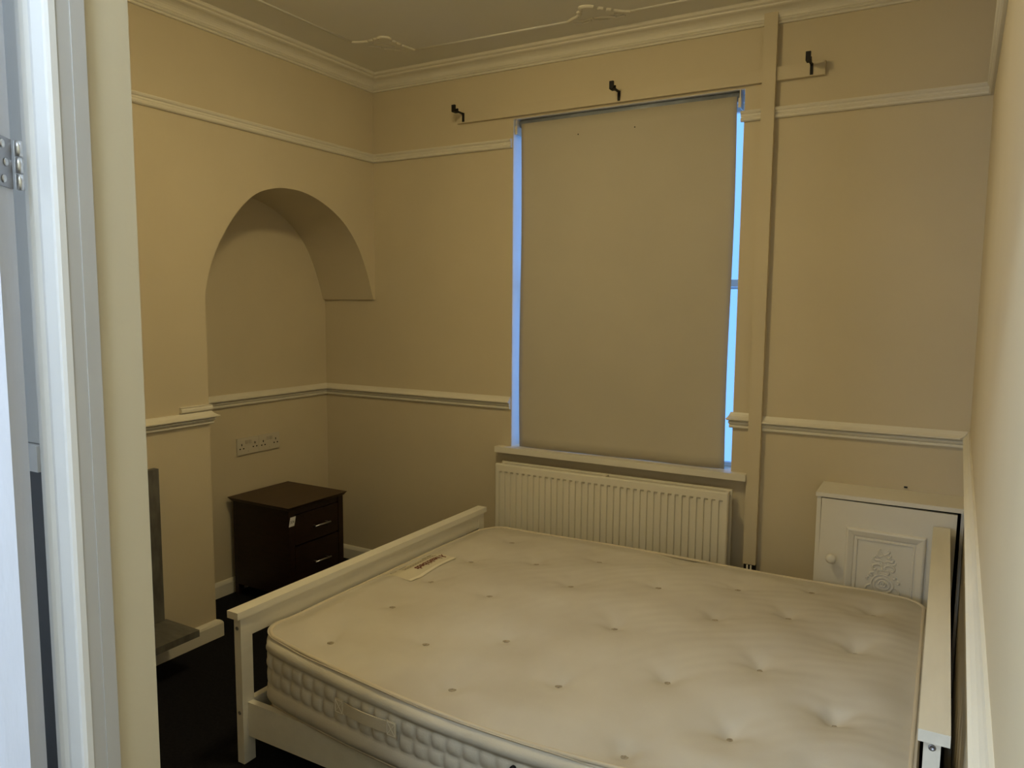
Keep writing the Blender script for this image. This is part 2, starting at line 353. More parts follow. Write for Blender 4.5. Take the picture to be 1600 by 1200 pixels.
# pipe boxing right of the window
pb = struct(bxo('trim_19', 2.0097, 2.0614, -0.032, 0, 0.375, 2.615, M_wall), 'cream pipe boxing from cornice to below the dado')
bxo('boxing_mouth_shade', 2.0125, 2.0585, -0.028, -0.001, 0.10, 0.377, M_dark, pb)  # solid black block painting in the shade inside the open boxing end
for x in (2.028, 2.043):
    bm = bmesh.new(); tube(bm, [(x, -0.031, 0.08), (x, -0.031, 0.372)], 0.0035, 8); obj('pipe', bm, M_rad, pb, True)

# ------------------------------------------------------------------ doorway lining, architrave, door
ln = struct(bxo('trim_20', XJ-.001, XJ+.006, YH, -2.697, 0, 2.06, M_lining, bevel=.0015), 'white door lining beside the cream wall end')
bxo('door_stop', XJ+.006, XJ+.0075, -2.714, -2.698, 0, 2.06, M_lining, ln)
# moulded architrave on the hall face
prof = [(1.862, YH), (1.862, YH-.007), (1.860, YH-.0105), (1.857, YH-.0115), (1.836, YH-.0115), (1.8345, YH-.009), (1.831, YH-.0075), (1.826, YH-.0085), (1.823, YH-.012), (1.819, YH-.0145), (1.813, YH-.0145), (1.8095, YH-.012), (1.806, YH-.0115), (1.806, YH)]
bm = bmesh.new()
A = [bm.verts.new((x, y, 0)) for x, y in prof]; B = [bm.verts.new((x, y, 2.13)) for x, y in prof]
for i in range(len(prof)):
    j = (i+1) % len(prof); bm.faces.new((A[i], A[j], B[j], B[i]))
bm.faces.new(A[::-1]); bm.faces.new(B)
struct(obj('trim_21', bm, M_hallwhite), 'white moulded architrave beside the open door')
struct(bxo('trim_22', 1.806, 2.76, YH-.0145, YH, 2.06, 2.13, M_hallwhite), 'white architrave over the doorway')

ang = math.radians(40)
dr = bpy.data.objects.new('door_1', None); C.objects.link(dr); dr.location = (1.822, -2.762, 0.005)
dr.rotation_euler = (0, 0, PI+ang)      # local +x along the leaf, local +y = thickness direction
struct(dr, 'white painted door folded back into the hall')
bm = bmesh.new(); box(bm, 0, 0.80, 0, 0.04, 0, 2.0)
leaf = obj('leaf', bm, M_doorpaint, dr, bevel=.002)
for zz0, zz1 in ((0.2, 0.85), (1.05, 1.8)):
    for xx0, xx1 in ((0.12, 0.37), (0.43, 0.68)):
        bm = bmesh.new()
        for a, b, c, d in ((xx0, xx1, zz0, zz0+.02), (xx0, xx1, zz1-.02, zz1), (xx0, xx0+.02, zz0+.02, zz1-.02), (xx1-.02, xx1, zz0+.02, zz1-.02)): box(bm, a, b, .04, .05, c, d)
        obj('panel_moulding', bm, M_doorpaint, leaf, bevel=.003)
bm = bmesh.new(); lathe(bm, [(.026, 0), (.026, .006), (.009, .01), (.009, .035), (.022, .042), (.027, .055), (.02, .068), (.006, .072)], 20, Matrix.Translation((0.74, .04, 1.0)) @ Matrix.Rotation(-PI/2, 4, 'X'))
obj('knob', bm, M_steel, leaf, smooth=True)
for hz in (1.57, 0.25):
    hg = bmesh.new(); box(hg, -0.0022, -0.0002, 0.004, 0.036, hz-.002, hz+.05)
    ho = obj('hinge', hg, M_steel, dr, bevel=.0006); 
    for k in range(3):
        bm = bmesh.new(); lathe(bm, [(.0045, 0), (.0045, .0012), (.0028, .0016), (.0012, .0008)], 12, Matrix.Translation((-0.0022, .021+(.004 if k != 1 else -.002), hz+.006+.018*k)) @ Matrix.Rotation(-PI/2, 4, 'Y'))
        obj('screw', bm, M_bright, ho, True)
    for k in range(3):
        bm = bmesh.new(); tube(bm, [(-.006, -.003, hz-.002+.0178*k), (-.006, -.003, hz-.002+.0178*k+.0165)], .0042, 12); obj('knuckle', bm, M_bright, ho, True)

# ------------------------------------------------------------------ window and blind
wn = bpy.data.objects.new('window_1', None); C.objects.link(wn); wn.location = ((WL+WR)/2, 0.15, WB); struct(wn, 'painted sash window behind the lowered blind')
bm = bmesh.new(); o = wn.location
for a, b, c, d in ((WL, WL+.002, WB, WT), (WR-.002, WR, WB, WT), (WL+.002, WR-.002, WT-.002, WT)): box(bm, a-o.x, b-o.x, 0.004-o.y, 0.09-o.y, c-o.z, d-o.z)
obj('reveal_lining', bm, M_frame, wn)
bm = bmesh.new()
for a, b, c, d in ((WL, WL+.008, WB, WT), (WR-.008, WR, WB, WT), (WL+.008, WR-.008, WB, WB+.008), (WL+.008, WR-.008, WT-.03, WT)): box(bm, a-o.x, b-o.x, 0.09-o.y, 0.17-o.y, c-o.z, d-o.z)
obj('window_frame', bm, M_frame, wn, bevel=.003)
zm = 1.55
for nm, zz0, zz1, yy in (('lower_sash', WB+.008, zm+.02, .100), ('upper_sash', zm-.02, WT-.03, .130)):
    bm = bmesh.new()
    for a, b, c, d in ((WL+.008, WL+.020, zz0, zz1), (WR-.020, WR-.008, zz0, zz1), (WL+.020, WR-.020, zz0, zz0+.009), (WL+.020, WR-.020, zz1-.03, zz1)): box(bm, a-o.x, b-o.x, yy-o.y, yy+.022-o.y, c-o.z, d-o.z)
    s = obj(nm, bm, M_frame, wn, bevel=.002)
    bm = bmesh.new(); box(bm, WL+.018-o.x, WR-.018-o.x, yy+.009-o.y, yy+.013-o.y, zz0+.007-o.z, zz1-.028-o.z); obj('pane', bm, M_glass, s)
bm = bmesh.new(); box(bm, 0.788, 2.0092, -0.045, -0.0005, 0.729, 0.757); box(bm, WL+.001, WR-.001, -0.0005, .09, 0.729, 0.757)
struct(obj('trim_23', bm, M_trim, bevel=0.004), 'white window sill board above the radiator')

rb = thing('roller_blind', 'beige blackout roller blind pulled down over the window', 'blind', (1.4, 0.03, 2.29))
o = rb.location; bm = bmesh.new(); nx, nz = 40, 30; bx0, bx1, bz0, bz1 = 0.893, 1.904, 0.7574, 2.310
gv = []
for j in range(nz+1):
    row = []
    for i in range(nx+1):
        x = bx0+(bx1-bx0)*i/nx; z = bz0+(bz1-bz0)*j/nz; t = 1-j/nz
        y = 0.016 + 0.0035*math.sin(x*9+z*1.3)*t + 0.004*t*math.sin(x*3.1+1)
        ed = abs(i/nx-.5)*2; y += 0.006*t*sstep(.9, 1, ed)
        row.append(y)
        gv.append((x+(.004*math.sin(z*4.2)*sstep(.85, 1, ed)), y, z + (0.0008*(1+math.sin(x*17))*.5*sstep(.9, 1, t))))
vsF = [bm.verts.new(Vector(p)-o) for p in gv]; vsB = [bm.verts.new(Vector((p[0], p[1]+.0012, p[2]))-o) for p in gv]
def gi(i, j): return j*(nx+1)+i
for j in range(nz):
    for i in range(nx):
        bm.faces.new((vsF[gi(i, j)], vsF[gi(i+1, j)], vsF[gi(i+1, j+1)], vsF[gi(i, j+1)]))
        bm.faces.new((vsB[gi(i, j)], vsB[gi(i, j+1)], vsB[gi(i+1, j+1)], vsB[gi(i+1, j)]))
for i in range(nx):
    bm.faces.new((vsF[gi(i, 0)], vsB[gi(i, 0)], vsB[gi(i+1, 0)], vsF[gi(i+1, 0)])); bm.faces.new((vsF[gi(i, nz)], vsF[gi(i+1, nz)], vsB[gi(i+1, nz)], vsB[gi(i, nz)]))
for j in range(nz):
    bm.faces.new((vsF[gi(0, j)], vsF[gi(0, j+1)], vsB[gi(0, j+1)], vsB[gi(0, j)])); bm.faces.new((vsF[gi(nx, j)], vsB[gi(nx, j)], vsB[gi(nx, j+1)], vsF[gi(nx, j+1)]))
fab = obj('fabric', bm, M_blind, rb, True)
for sx, sz in ((1.19, 2.232), (1.463, 2.235)):
    bm = bmesh.new(); lathe(bm, [(.003, 0), (.003, .001), (.0015, .0015)], 8, Matrix.Translation(Vector((sx, .0155, sz))-o) @ Matrix.Rotation(PI/2, 4, 'X')); obj('speck', bm, M_dark, fab)
bm = bmesh.new(); tube(bm, [(0.880-o.x, .0365-o.y, 2.313-o.z), (1.918-o.x, .0365-o.y, 2.313-o.z)], .0185, 20); obj('roller_tube', bm, M_roller, rb, True)
for xx in (0.868, 1.915):
    bm = bmesh.new(); box(bm, xx-o.x, xx+.004-o.x, .008-o.y, .06-o.y, 2.262-o.z, 2.332-o.z); box(bm, xx-.004-o.x, xx+.008-o.x, .004-o.y, .012-o.y, 2.262-o.z, 2.300-o.z)
    obj('bracket', bm, M_socket, rb, bevel=.001)

# batten and curtain pole brackets
bt = thing('curtain_batten', 'long cream wooden batten over the window', 'batten', (1.395, 0, 2.367))
bxo('board', 0.549, 2.0092, -0.019, -0.0005, 2.342, 2.394, M_wall, bt, .002)
bxo('board', 2.0619, 2.241, -0.019, -0.0005, 2.342, 2.394, M_wall, bt, .002)
def bracket(x, z, lab):
    t = thing('curtain_bracket', lab, 'bracket', (x, -0.0195, z), 'curtain pole brackets on the batten')
    bm = bmesh.new(); box(bm, -.0055, .0055, -.004, 0, -.026, .016); obj('back_plate', bm, M_blackmetal, t, bevel=.001)
    bm = bmesh.new(); box(bm, -.004, .004, -.060, -.003, .008, .0155); obj('arm', bm, M_blackmetal, t, bevel=.001)
    bm = bmesh.new()
    pts = [(0, -.072+.013*math.cos(a), .021+.013*math.sin(a)) for a in [math.radians(200+ (140+200)*k/10*0.5) for k in range(11)]]
    tube(bm, pts, .0055, 8); box(bm, -.009, .009, -.090, -.056, .003, .012); box(bm, -.009, .009, -.091, -.080, .004, .036); box(bm, -.008, .008, -.063, -.056, .008, .024)
    obj('cup', bm, M_blackmetal, t)
bracket(0.586, 2.372, 'black curtain pole bracket at the left end of the batten')
bracket(1.400, 2.372, 'black curtain pole bracket over the middle of the blind')
bracket(2.192, 2.372, 'black curtain pole bracket right of the pipe boxing')

# ------------------------------------------------------------------ radiator
R0, R1, RT, RBt = 0.834, 1.958, 0.689, 0.09
rad = thing('radiator', 'white double panel radiator under the window sill', 'radiator', (1.396, -0.075, 0.0)); o = rad.location
def rad_panel(yf, yb, x0, x1, flutes, name):
    bm = bmesh.new(); xs = []; NF = 35; m = .014; pitch = (x1-x0-2*m)/NF
    xs.append((x0, 0)); xs.append((x0+.004, 0))
    for k in range(NF):
        c = x0+m+pitch*(k+.5)
        for dx, dd in ((-.0090, 0), (-.0065, 1), (.0065, 1), (.0090, 0)): xs.append((c+dx, dd if flutes else 0))
    xs += [(x1-.004, 0), (x1, 0)]
    zs = [(RBt, 0), (RBt+.035, 0), (RBt+.042, 1), (RT-.042, 1), (RT-.034, 0), (RT-.006, 0), (RT-.0015, -.3), (RT, -1)]
    dep = .0095; G = []
    for z, a in zs:
        row = []
        for x, b in xs:
            y = yf + (dep*b if a == 1 else 0) + (-a*.006 if a < 0 else 0)
            if x in (x0, x1): y += .004
            row.append(bm.verts.new((x-o.x, y-o.y, z-o.z)))
        G.append(row)
    for j in range(len(zs)-1):
        for i in range(len(xs)-1): bm.faces.new((G[j][i], G[j][i+1], G[j+1][i+1], G[j+1][i]))
    bk = [[bm.verts.new((x-o.x, yb-o.y, z-o.z)) for x in (x0, x1)] for z in (RBt, RT)]
    bm.faces.new((bk[0][0], bk[1][0], bk[1][1], bk[0][1]))
    bm.faces.new(G[-1]+[bk[1][1], bk[1][0]]); bm.faces.new([bk[0][0], bk[0][1]]+G[0][::-1])
    bm.faces.new([r[0] for r in G]+[bk[1][0], bk[0][0]]); bm.faces.new([bk[0][1], bk[1][1]]+[r[-1] for r in G[::-1]])
    return obj(name, bm, M_rad, rad)
rad_panel(-0.114, -0.098, R0, R1, True, 'front_panel')
rad_panel(-0.052, -0.036, R0, R1, False, 'rear_panel')
bxo('top_bracket', 1.384, 1.402, -0.098, -0.052, RT-.012, RT-.001, M_rad, rad, .001)
bxo('top_bracket', 1.935, 1.950, -0.098, -0.052, RT-.022, RT-.006, M_rad, rad, .001)
bxo('top_bracket', 0.842, 0.858, -0.098, -0.052, RT-.022, RT-.006, M_rad, rad, .001)
for xx in (1.1, 1.7): bxo('wall_bracket', xx, xx+.03, -0.036, -0.0005, 0.16, 0.62, M_rad, rad)
bm = bmesh.new()
for k in range(36):
    x = R0+.03+k*(R1-R0-.06)/35; box(bm, x-.001-o.x, x+.001-o.x, -.0975-o.y, -.0525-o.y, .12-o.z, RT-.07-o.z)
cv = obj('convector_fin', bm, M_rad, rad); cv['kind'] = 'stuff'
for xx in (0.815, 1.977):
    bm = bmesh.new(); tube(bm, [(xx-o.x, -.075-o.y, 0.0), (xx-o.x, -.075-o.y, .125)], .0075, 12); tube(bm, [(xx-o.x, -.075-o.y, .12), ((R0 if xx < 1 else R1)-o.x+(-.001 if xx < 1 else .001), -.075-o.y, .12)], .009, 12)
    obj('valve_pipe', bm, M_rad, rad, True)

# ------------------------------------------------------------------ socket plates in the alcove
def socket(y0, y1, zb, zt, lab, extras):
    t = thing('wall_socket', lab, 'socket', (-D, (y0+y1)/2, (zb+zt)/2), 'plug sockets in the alcove')
    bm = bmesh.new(); box(bm, 0.0003, .009, y0-t.location.y, y1-t.location.y, zb-t.location.z, zt-t.location.z); obj('face_plate', bm, M_socket, t, bevel=.0025)
    for kind, yy, zz in extras:
        yy -= t.location.y; zz -= t.location.z
        if kind == 'pins':
            for a, b, h, v in ((0, .012, .0055, .011), (-.011, -.008, .0085, .0062), (.011, -.008, .0085, .0062)):
                bm = bmesh.new(); box(bm, .0085, .0094, yy+a-h/2, yy+a+h/2, zz+b-v/2, zz+b+v/2); obj('pin_hole', bm, M_dark, t)
        elif kind == 'switch':
            bm = bmesh.new(); box(bm, .0085, .0115, yy-.008, yy+.008, zz-.009, zz+.009); obj('rocker_switch', bm, M_socketgrey, t, bevel=.001)
        else:
            bm = bmesh.new(); lathe(bm, [(.003, 0), (.003, .0008), (.001, .001)], 8, Matrix.Translation((.009, yy, zz)) @ Matrix.Rotation(PI/2, 4, 'Y')); obj('screw', bm, M_socketgrey, t, True)
zs0, zs1 = 0.690, 0.774
socket(-0.648, -0.511, zs0, zs1, 'left white double plug socket on the alcove wall above the nightstand',
       [('pins', -0.620, .728), ('pins', -0.536, .730), ('switch', -0.589, .752), ('switch', -0.5675, .752), ('screw', -.579, .704)])
socket(-0.509, -0.371, zs0, zs1, 'right white double plug socket on the alcove wall above the nightstand',
       [('pins', -0.481, .728), ('pins', -0.397, .730), ('switch', -0.450, .752), ('switch', -0.4285, .752), ('screw', -.44, .704)])
# small metal hook on the chimney breast return
hk = thing('wall_hook', 'small brass hook on the alcove side of the chimney breast', 'hook', (-0.03, CB, 0.715))
bm = bmesh.new(); tube(bm, [(0, 0.0005, 0), (0, .018, 0), (0, .022, .004)], .003, 8); obj('shank', bm, M_bright, hk, True)
bm = bmesh.new(); lathe(bm, [(.006, .0003), (.006, .002), (.003, .003)], 10, Matrix.Rotation(-PI/2, 4, 'X')); obj('rose', bm, M_bright, hk, True)
nl = thing('wall_nail', 'tiny white screw left low in the window wall', 'screw', (0.447, 0, 0.32))
bm = bmesh.new(); lathe(bm, [(.004, .0003), (.0045, .006), (.002, .008)], 10, Matrix.Rotation(PI/2, 4, 'X')); obj('head', bm, M_socket, nl, True)

# ------------------------------------------------------------------ fireplace
fp = thing('fireplace', 'grey slate fireplace with raised hearth shelf on the chimney breast', 'fireplace', (0, -1.78, 0))
def fpb(n, *a, m=M_slate, b=.003): return bxo(n, *a, m, fp, b)
fpb('pilaster', 0.0005, .030, -1.48, -1.357, .178, .80); fpb('pilaster', 0.0005, .030, -2.20, -2.077, .178, .80)
fpb('lintel', 0.0005, .030, -2.0765, -1.4805, .66, .80)
fpb('firebox', 0.0005, .010, -2.0765, -1.4805, .178, .659, m=M_fire, b=0)
fpb('hearth_slab', 0.0225, .225, -2.215, -1.345, .150, .177, b=.005)
fpb('hearth_plinth', 0.0225, .05, -2.15, -1.52, .0005, .1495, m=M_trim)

# ------------------------------------------------------------------ nightstand
ns = thing('nightstand', 'dark mahogany two-drawer nightstand in the arched alcove', 'nightstand', (-0.125, -0.535, 0)); o = ns.location
bm = bmesh.new(); box(bm, -.338-o.x, .083-o.x, -.735-o.y, -.335-o.y, .481, .500)
for v in bm.verts:
    if v.co.z < .49: v.co.x += (.014 if v.co.x < 0 else -.014); v.co.y += (.014 if v.co.y < 0 else -.014)
obj('top', bm, M_woodtop, ns, bevel=.003)
bxo('side_panel', -.315, .045, -.718, -.700, .06, .480, M_wood, ns, .001); bxo('side_panel', -.315, .045, -.370, -.352, .06, .480, M_wood, ns, .001)
bxo('back_panel', -.314, -.300, -.6995, -.3705, .06, .480, M_wood, ns)
bxo('bottom_panel', -.2995, .045, -.6995, -.3705, .085, .100, M_wood, ns)
for yy in (-.7185, -.3845):
    for xx in (-.3155, .0455): bxo('leg', xx, xx+.022, yy, yy+.033, 0.0005, .480, M_wood, ns, .002)
bxo('apron', .048, .063, -.685, -.385, .455, .4795, M_wood, ns, .001)
for zz0, zz1, hz in ((.305, .450, .376), (.125, .297, .197)):
    d = bxo('drawer', .047, .066, -.682, -.388, zz0, zz1, M_wood, ns, .0025)
    bm = bmesh.new(); dl = Vector((0, 0, 0))
    hy0, hy1 = -.572, -.466
    tube(bm, [Vector((.091, hy0, hz))-o, Vector((.091, hy1, hz))-o], .0038, 10)
    for yy in (hy0+.012, hy1-.012): tube(bm, [Vector((.0665, yy, hz))-o, Vector((.091, yy, hz))-o], .003, 8)
    obj('handle', bm, M_bright, d, True)
# numbered sticker on the corner leg
st = bmesh.new(); box(st, .0677, .0682, -.7155-.0, -.681, .405, .449)
for v in st.verts:
    v.co -= Vector((o.x, o.y, 0)); v.co.y += (v.co.z-.427)*.25
sk = obj('sticker', st, M_paper, ns)
def text_mesh(body, size, fat=0):
    cu = bpy.data.curves.new('t', 'FONT'); cu.body = body; cu.size = size; cu.offset = fat; cu.align_x = 'LEFT'
    to = bpy.data.objects.new('t', cu); C.objects.link(to); dg = bpy.context.evaluated_depsgraph_get()
    me = bpy.data.meshes.new_from_object(to.evaluated_get(dg)); bpy.data.objects.remove(to); bpy.data.curves.remove(cu); return me
me = text_mesh('304', .0185)
for v in me.vertices: v.co = Vector((.0684-o.x, -.7135+v.co.x-o.y, .419+v.co.y*1.1))
link('handwritten_number', me, M_ink, sk)

# ------------------------------------------------------------------ built-in cupboard in the right corner
cb = thing('corner_cupboard', 'low white built-in cupboard with carved door beside the bed head', 'cupboard', (2.55, -0.1, 0)); o = cb.location
XE = xr(-.2)-.002; CT = .760
bm = bmesh.new(); box(bm, 2.308-o.x, XE-o.x, -.206-o.y, -.0005-o.y, CT-.016, CT); obj('top_board', bm, M_cup, cb, bevel=.003)
bxo('side_panel', 2.312, 2.327, -.2, -.0005, 0.0005, CT-.0165, M_cup, cb, .001)
bxo('back_panel', 2.3275, XE-.001, -.012, -.0005, 0.0005, CT-.0165, M_fire, cb)
bxo('frame_stile', 2.783, XE, -.185, -.0125, 0.0005, CT-.0165, M_cup, cb)
# door, dropped a little on its hinges
dm = Matrix.Translation((2.329, -.2, .74)) @ Matrix.Rotation(math.radians(.55), 4, 'Y') @ Matrix.Translation((-2.329, .2, -.74))
OM = Matrix.Translation(-o)
def dbox(bm, a, b, c, d, e, f): box(bm, a, b, c, d, e, f, OM @ dm)
bm = bmesh.new(); dbox(bm, 2.3295, 2.772, -.2025, -.186, .03, .7395); door = obj('door', bm, M_cup, cb, bevel=.0015)
PX0, PX1, PZ1, PZ0 = 2.421, 2.684, .643, .16
bm = bmesh.new()  # bolection moulding: mitred frame with sloped faces
def ringf(bm, levels):
    loops = []
    for ins, y in levels:
        loops.append([bm.verts.new(OM @ dm @ Vector(p)) for p in ((PX0+ins, y, PZ0+ins), (PX1-ins, y, PZ0+ins), (PX1-ins, y, PZ1-ins), (PX0+ins, y, PZ1-ins))])
    for A, B in zip(loops, loops[1:]):
        for k in range(4): bm.faces.new((A[k], A[(k+1) % 4], B[(k+1) % 4], B[k]))
    return loops
ringf(bm, [(0, -.2024), (0, -.207), (.004, -.212), (.009, -.2135), (.026, -.2075), (.030, -.2035), (.034, -.2035), (.035, -.2065), (.040, -.2065), (.042, -.2027)])
obj('panel_moulding', bm, M_cup, door)
bm = bmesh.new(); cx, cz = (PX0+PX1)/2, .475; yv = -.2035
def sc(pts, r=.0035):
    for s in (1, -1):
        P = spline([(s*x, 0, z) for x, z in pts], 6)
        rr = [r*(.35+.65*math.sin(PI*min(1, .15+.85*i/(len(P)-1)))) for i in range(len(P))]
        tube(bm, [OM @ dm @ Vector((cx+p.x, yv, cz+p.z)) for p in P], rr, 8, flat=(Vector((0, 1, 0)), .8))
sc([(0.000, .080), (.010, .086), (.018, .094), (.015, .102), (.009, .098)]); sc([(.004, .078), (.014, .072), (.022, .078), (.022, .088)])
sc([(.002, .055), (.014, .060), (.026, .058), (.033, .066), (.027, .073), (.021, .067)]); sc([(.012, .050), (.026, .048), (.038, .052), (.040, .060)])
sc([(.001, .030), (.010, .042), (.024, .044), (.036, .036), (.034, .024), (.025, .024), (.024, .032)], .004); sc([(.002, .020), (.006, .032), (.006, .048)], .003)
sc([(.004, .022), (.014, .024), (.020, .014), (.014, .008), (.009, .013)], .0035); sc([(.030, .012), (.040, .010), (.043, .001), (.036, -.003), (.032, .003)], .004)
sc([(.046, -.008), (.053, -.010), (.054, -.018), (.048, -.020)], .0035)
sc([(0, .006), (.016, .003), (.029, -.008), (.036, -.024), (.034, -.042), (.022, -.056), (0, -.062)], .003)
sc([(0, -.006), (.012, -.009), (.021, -.018), (.025, -.030), (.020, -.044), (0, -.050)], .0028)
sc([(0, -.016), (.008, -.02), (.013, -.03), (.006, -.038), (0, -.034)], .003); sc([(.004, -.022), (.004, -.032)], .003)
sc([(.040, -.036), (.052, -.044), (.056, -.058), (.046, -.064)], .0035); sc([(.004, -.075), (.020, -.085), (.034, -.10), (.026, -.116), (.016, -.108)], .004); sc([(.002, -.09), (.006, -.12), (0, -.15)], .0035)
ornm = obj('carved_scrollwork', bm, M_cup, door, True); ornm['label'] = 'raised leafy scrollwork and rosette'
bm = bmesh.new(); lathe(bm, [(.009, 0), (.0085, .008), (.008, .012), (.013, .016), (.0175, .022), (.0185, .028), (.0165, .034), (.011, .038), (.004, .0395)], 24, OM @ dm @ Matrix.Translation((2.376, -.2025, .518)) @ Matrix.Rotation(PI/2, 4, 'X'))
obj('knob', bm, M_cup, door, True)
nail = thing('wall_plug', 'small dark screw hole plug above the cupboard', 'wall plug', (2.60, 0, .772))
bm = bmesh.new(); box(bm, -.006, .006, -.003, -.0003, -.003, .003); obj('plug', bm, M_dark, nail, bevel=.0008)

# ------------------------------------------------------------------ bed
bed = thing('bed_frame', 'white painted wooden double bed frame with low foot end', 'bed', (1.78, -0.96, 0))
Y0, Y1 = -1.672, -.245
def bb(n, *a, m=M_bed, b=.002): return bxo(n, *a, m, bed, b)
bb('foot_cap', .812, .860, -1.687, -.232, .480, .503, b=.003)
bb('foot_top_rail', .827, .851, Y0+.045, Y1-.045, .413, .4798)
bb('foot_lower_rail', .827, .851, Y0+.045, Y1-.045, .09, .20)
posts = [bb('leg', .824, .853, Y0, Y0+.045, .0005, .4798), bb('leg', .824, .853, Y1-.045, Y1, .0005, .4798)]
for k in range(6):
    y = -1.44+.205*k; bb('foot_slat', .833, .845, y-.03, y+.03, .2, .413, b=.001)
HT = .690
bb('head_cap', 2.700, 2.752, -1.708, -.222, HT-.023, HT, b=.003)
bb('head_top_rail', 2.713, 2.737, Y0+.025, Y1-.025, HT-.09, HT-.0232)
bb('head_lower_rail', 2.713, 2.737, Y0+.025, Y1-.025, .09, .20)
hp = [bb('leg', 2.710, 2.738, Y0-.02, Y0+.025, .0005, HT-.0232), bb('leg', 2.710, 2.738, Y1-.025, Y1+.018, .0005, HT-.0232)]
for k in range(9):
    y = Y0+.03+(Y1-Y0-.06)*(k+.5)/9; bb('head_slat', 2.719, 2.731, y-.03, y+.03, .2, HT-.09, b=.001)
bb('side_rail', .853, 2.710, -1.652, -1.630, .086, .198); bb('side_rail', .853, 2.710, -.290, -.268, .086, .198)
for k in range(14):
    x = .91+k*.132; bb('bed_slat', x, x+.07, -1.629, -.291, .168, .186, m=M_pine, b=0)
for px, y, zs_ in ((posts[0], Y0, (.445, .168)), (hp[0], Y0-.02, (.652, .30))):
    cx_ = .838 if y == Y0 else 2.724
    for z in zs_:
        bm = bmesh.new(); lathe(bm, [(.0062, 0), (.0062, .0016), (.0035, .0022), (.003, .0008)], 14, Matrix.Translation(Vector((cx_, y, z))-bed.location) @ Matrix.Rotation(PI/2, 4, 'X')); obj('bolt', bm, M_steel, px, True)

# ------------------------------------------------------------------ mattress
MX0, MX1, MY0, MY1 = .864, 2.700, -1.612, -.250
MR = .085; ZT, ZB = .430, .196
mt = thing('mattress', 'off-white tufted double mattress with stained top on the white bed', 'mattress', (1.79, -.93, ZB)); o = mt.location
def bowt(x):
    t = min(1, max(0, (x-MX0)/(MX1-MX0))); return max(0, math.sin(PI*t))**.75
def warp(x, y):
    f = sstep(-.5, MY0, y); return x, y - .092*bowt(x)*f
def zedge(x, y):     # height of the top edge seam
    f = sstep(-.8, MY0, y); return ZT - .026*bowt(x)*f - .008*sstep(2.5, 2.7, x)*sstep(-.7, -.25, y) + .003*math.sin(x*5.3+y*3) - .013*sstep(.98, .87, x)*sstep(-1.62, -1.45, y)
DIM = [(1.115, -1.505), (1.37, -1.345), (1.575, -1.208), (1.835, -.990), (2.095, -.787), (2.30, -.652), (1.58, -1.488), (1.83, -1.34), (2.085, -1.195), (2.293, -1.022), (2.518, -.772),
       (2.097, -1.52), (2.30, -1.365), (2.514, -1.20), (1.36, -.988), (1.567, -.778), (1.85, -.645), (2.097, -.497), (2.541, -.465), (1.342, -.633), (1.097, -.728), (1.547, -.484), (1.117, -1.222), (1.115, -.436), (2.33, -.36), (1.83, -.33), (2.52, -1.50), (1.09, -.98)]
def dstr(x, y): return .85 + .65*sstep(1.5, 2.3, x)*sstep(-.4, -1.0, y) + .35*sstep(2.2, 2.6, x)
def ztop(x, y):
    ex = min(x-MX0, MX1-x); ey = min(y-MY0, MY1-y); e = min(ex, ey)
    if ex < MR and ey < MR: e = MR - math.hypot(MR-ex, MR-ey)
    e = max(0, e)
    z = zedge(x, y) + .020*sstep(0, .13, e) + .008*sstep(.1, .5, e)
    for dx, dy in DIM:
        ax, ay = x-dx, y-dy; r2 = ax*ax+ay*ay
        if r2 < .09:
            s = dstr(dx, dy); z -= s*(.014*math.exp(-r2/(2*.021**2)) + .015*math.exp(-r2/(2*.07**2)))
            r = math.sqrt(r2)
            if .02 < r < .2:
                th = math.atan2(ay, ax); z += s*.0010*math.cos(5*th+dx*40)*math.exp(-((r-.06)/.04)**2)
    z += .0022*math.sin(x*7+1)*math.sin(y*8) + .0045*noise.noise((x*4.5, y*4.5, 1.7))*sstep(0, .1, e) + .0022*noise.noise((x*11+y*3, y*10, 5.1))*sstep(0, .1, e)
    return z
NX, NY = 240, 180; bm = bmesh.new(); G = []
for j in range(NY+1):
    y = MY0+(MY1-MY0)*j/NY; ey = min(y-MY0, MY1-y)
    sh = MR-math.sqrt(max(0, MR*MR-(MR-ey)**2)) if ey < MR else 0
    row = []
    for i in range(NX+1):
        x = MX0+sh+(MX1-MX0-2*sh)*i/NX
        X, Y = warp(x, y); row.append(bm.verts.new((X-o.x, Y-o.y, ztop(x, y)-o.z)))
    G.append(row)
for j in range(NY):
    for i in range(NX): bm.faces.new((G[j][i], G[j][i+1], G[j+1][i+1], G[j+1][i]))
top = obj('top_panel', bm, M_mat, mt, True)
# perimeter
per = []
def addarc(cx, cy, a0):
    for k in range(24):
        a = a0+PI/2*k/24; per.append((cx+MR*math.cos(a), cy+MR*math.sin(a), math.cos(a), math.sin(a)))
def addline(xa, ya, xb, yb, nx_, ny_, st=.0065):
    n = int(math.hypot(xb-xa, yb-ya)/st)
    for k in range(n): per.append((xa+(xb-xa)*k/n, ya+(yb-ya)*k/n, nx_, ny_))
addline(MX0+MR, MY0, MX1-MR, MY0, 0, -1); addarc(MX1-MR, MY0+MR, -PI/2); addline(MX1, MY0+MR, MX1, MY1-MR, 1, 0); addarc(MX1-MR, MY1-MR, 0)
addline(MX1-MR, MY1, MX0+MR, MY1, 0, 1); addarc(MX0+MR, MY1-MR, PI/2); addline(MX0, MY1-MR, MX0, MY0+MR, -1, 0); addarc(MX0+MR, MY0+MR, PI)
S = [0]
for a, b in zip(per, per[1:]): S.append(S[-1]+math.hypot(b[0]-a[0], b[1]-a[1]))
SEAM = [(0, 'roll'), (.235, 'tuft'), (.465, 'tuft'), (.70, 'roll'), (1.0, None)]
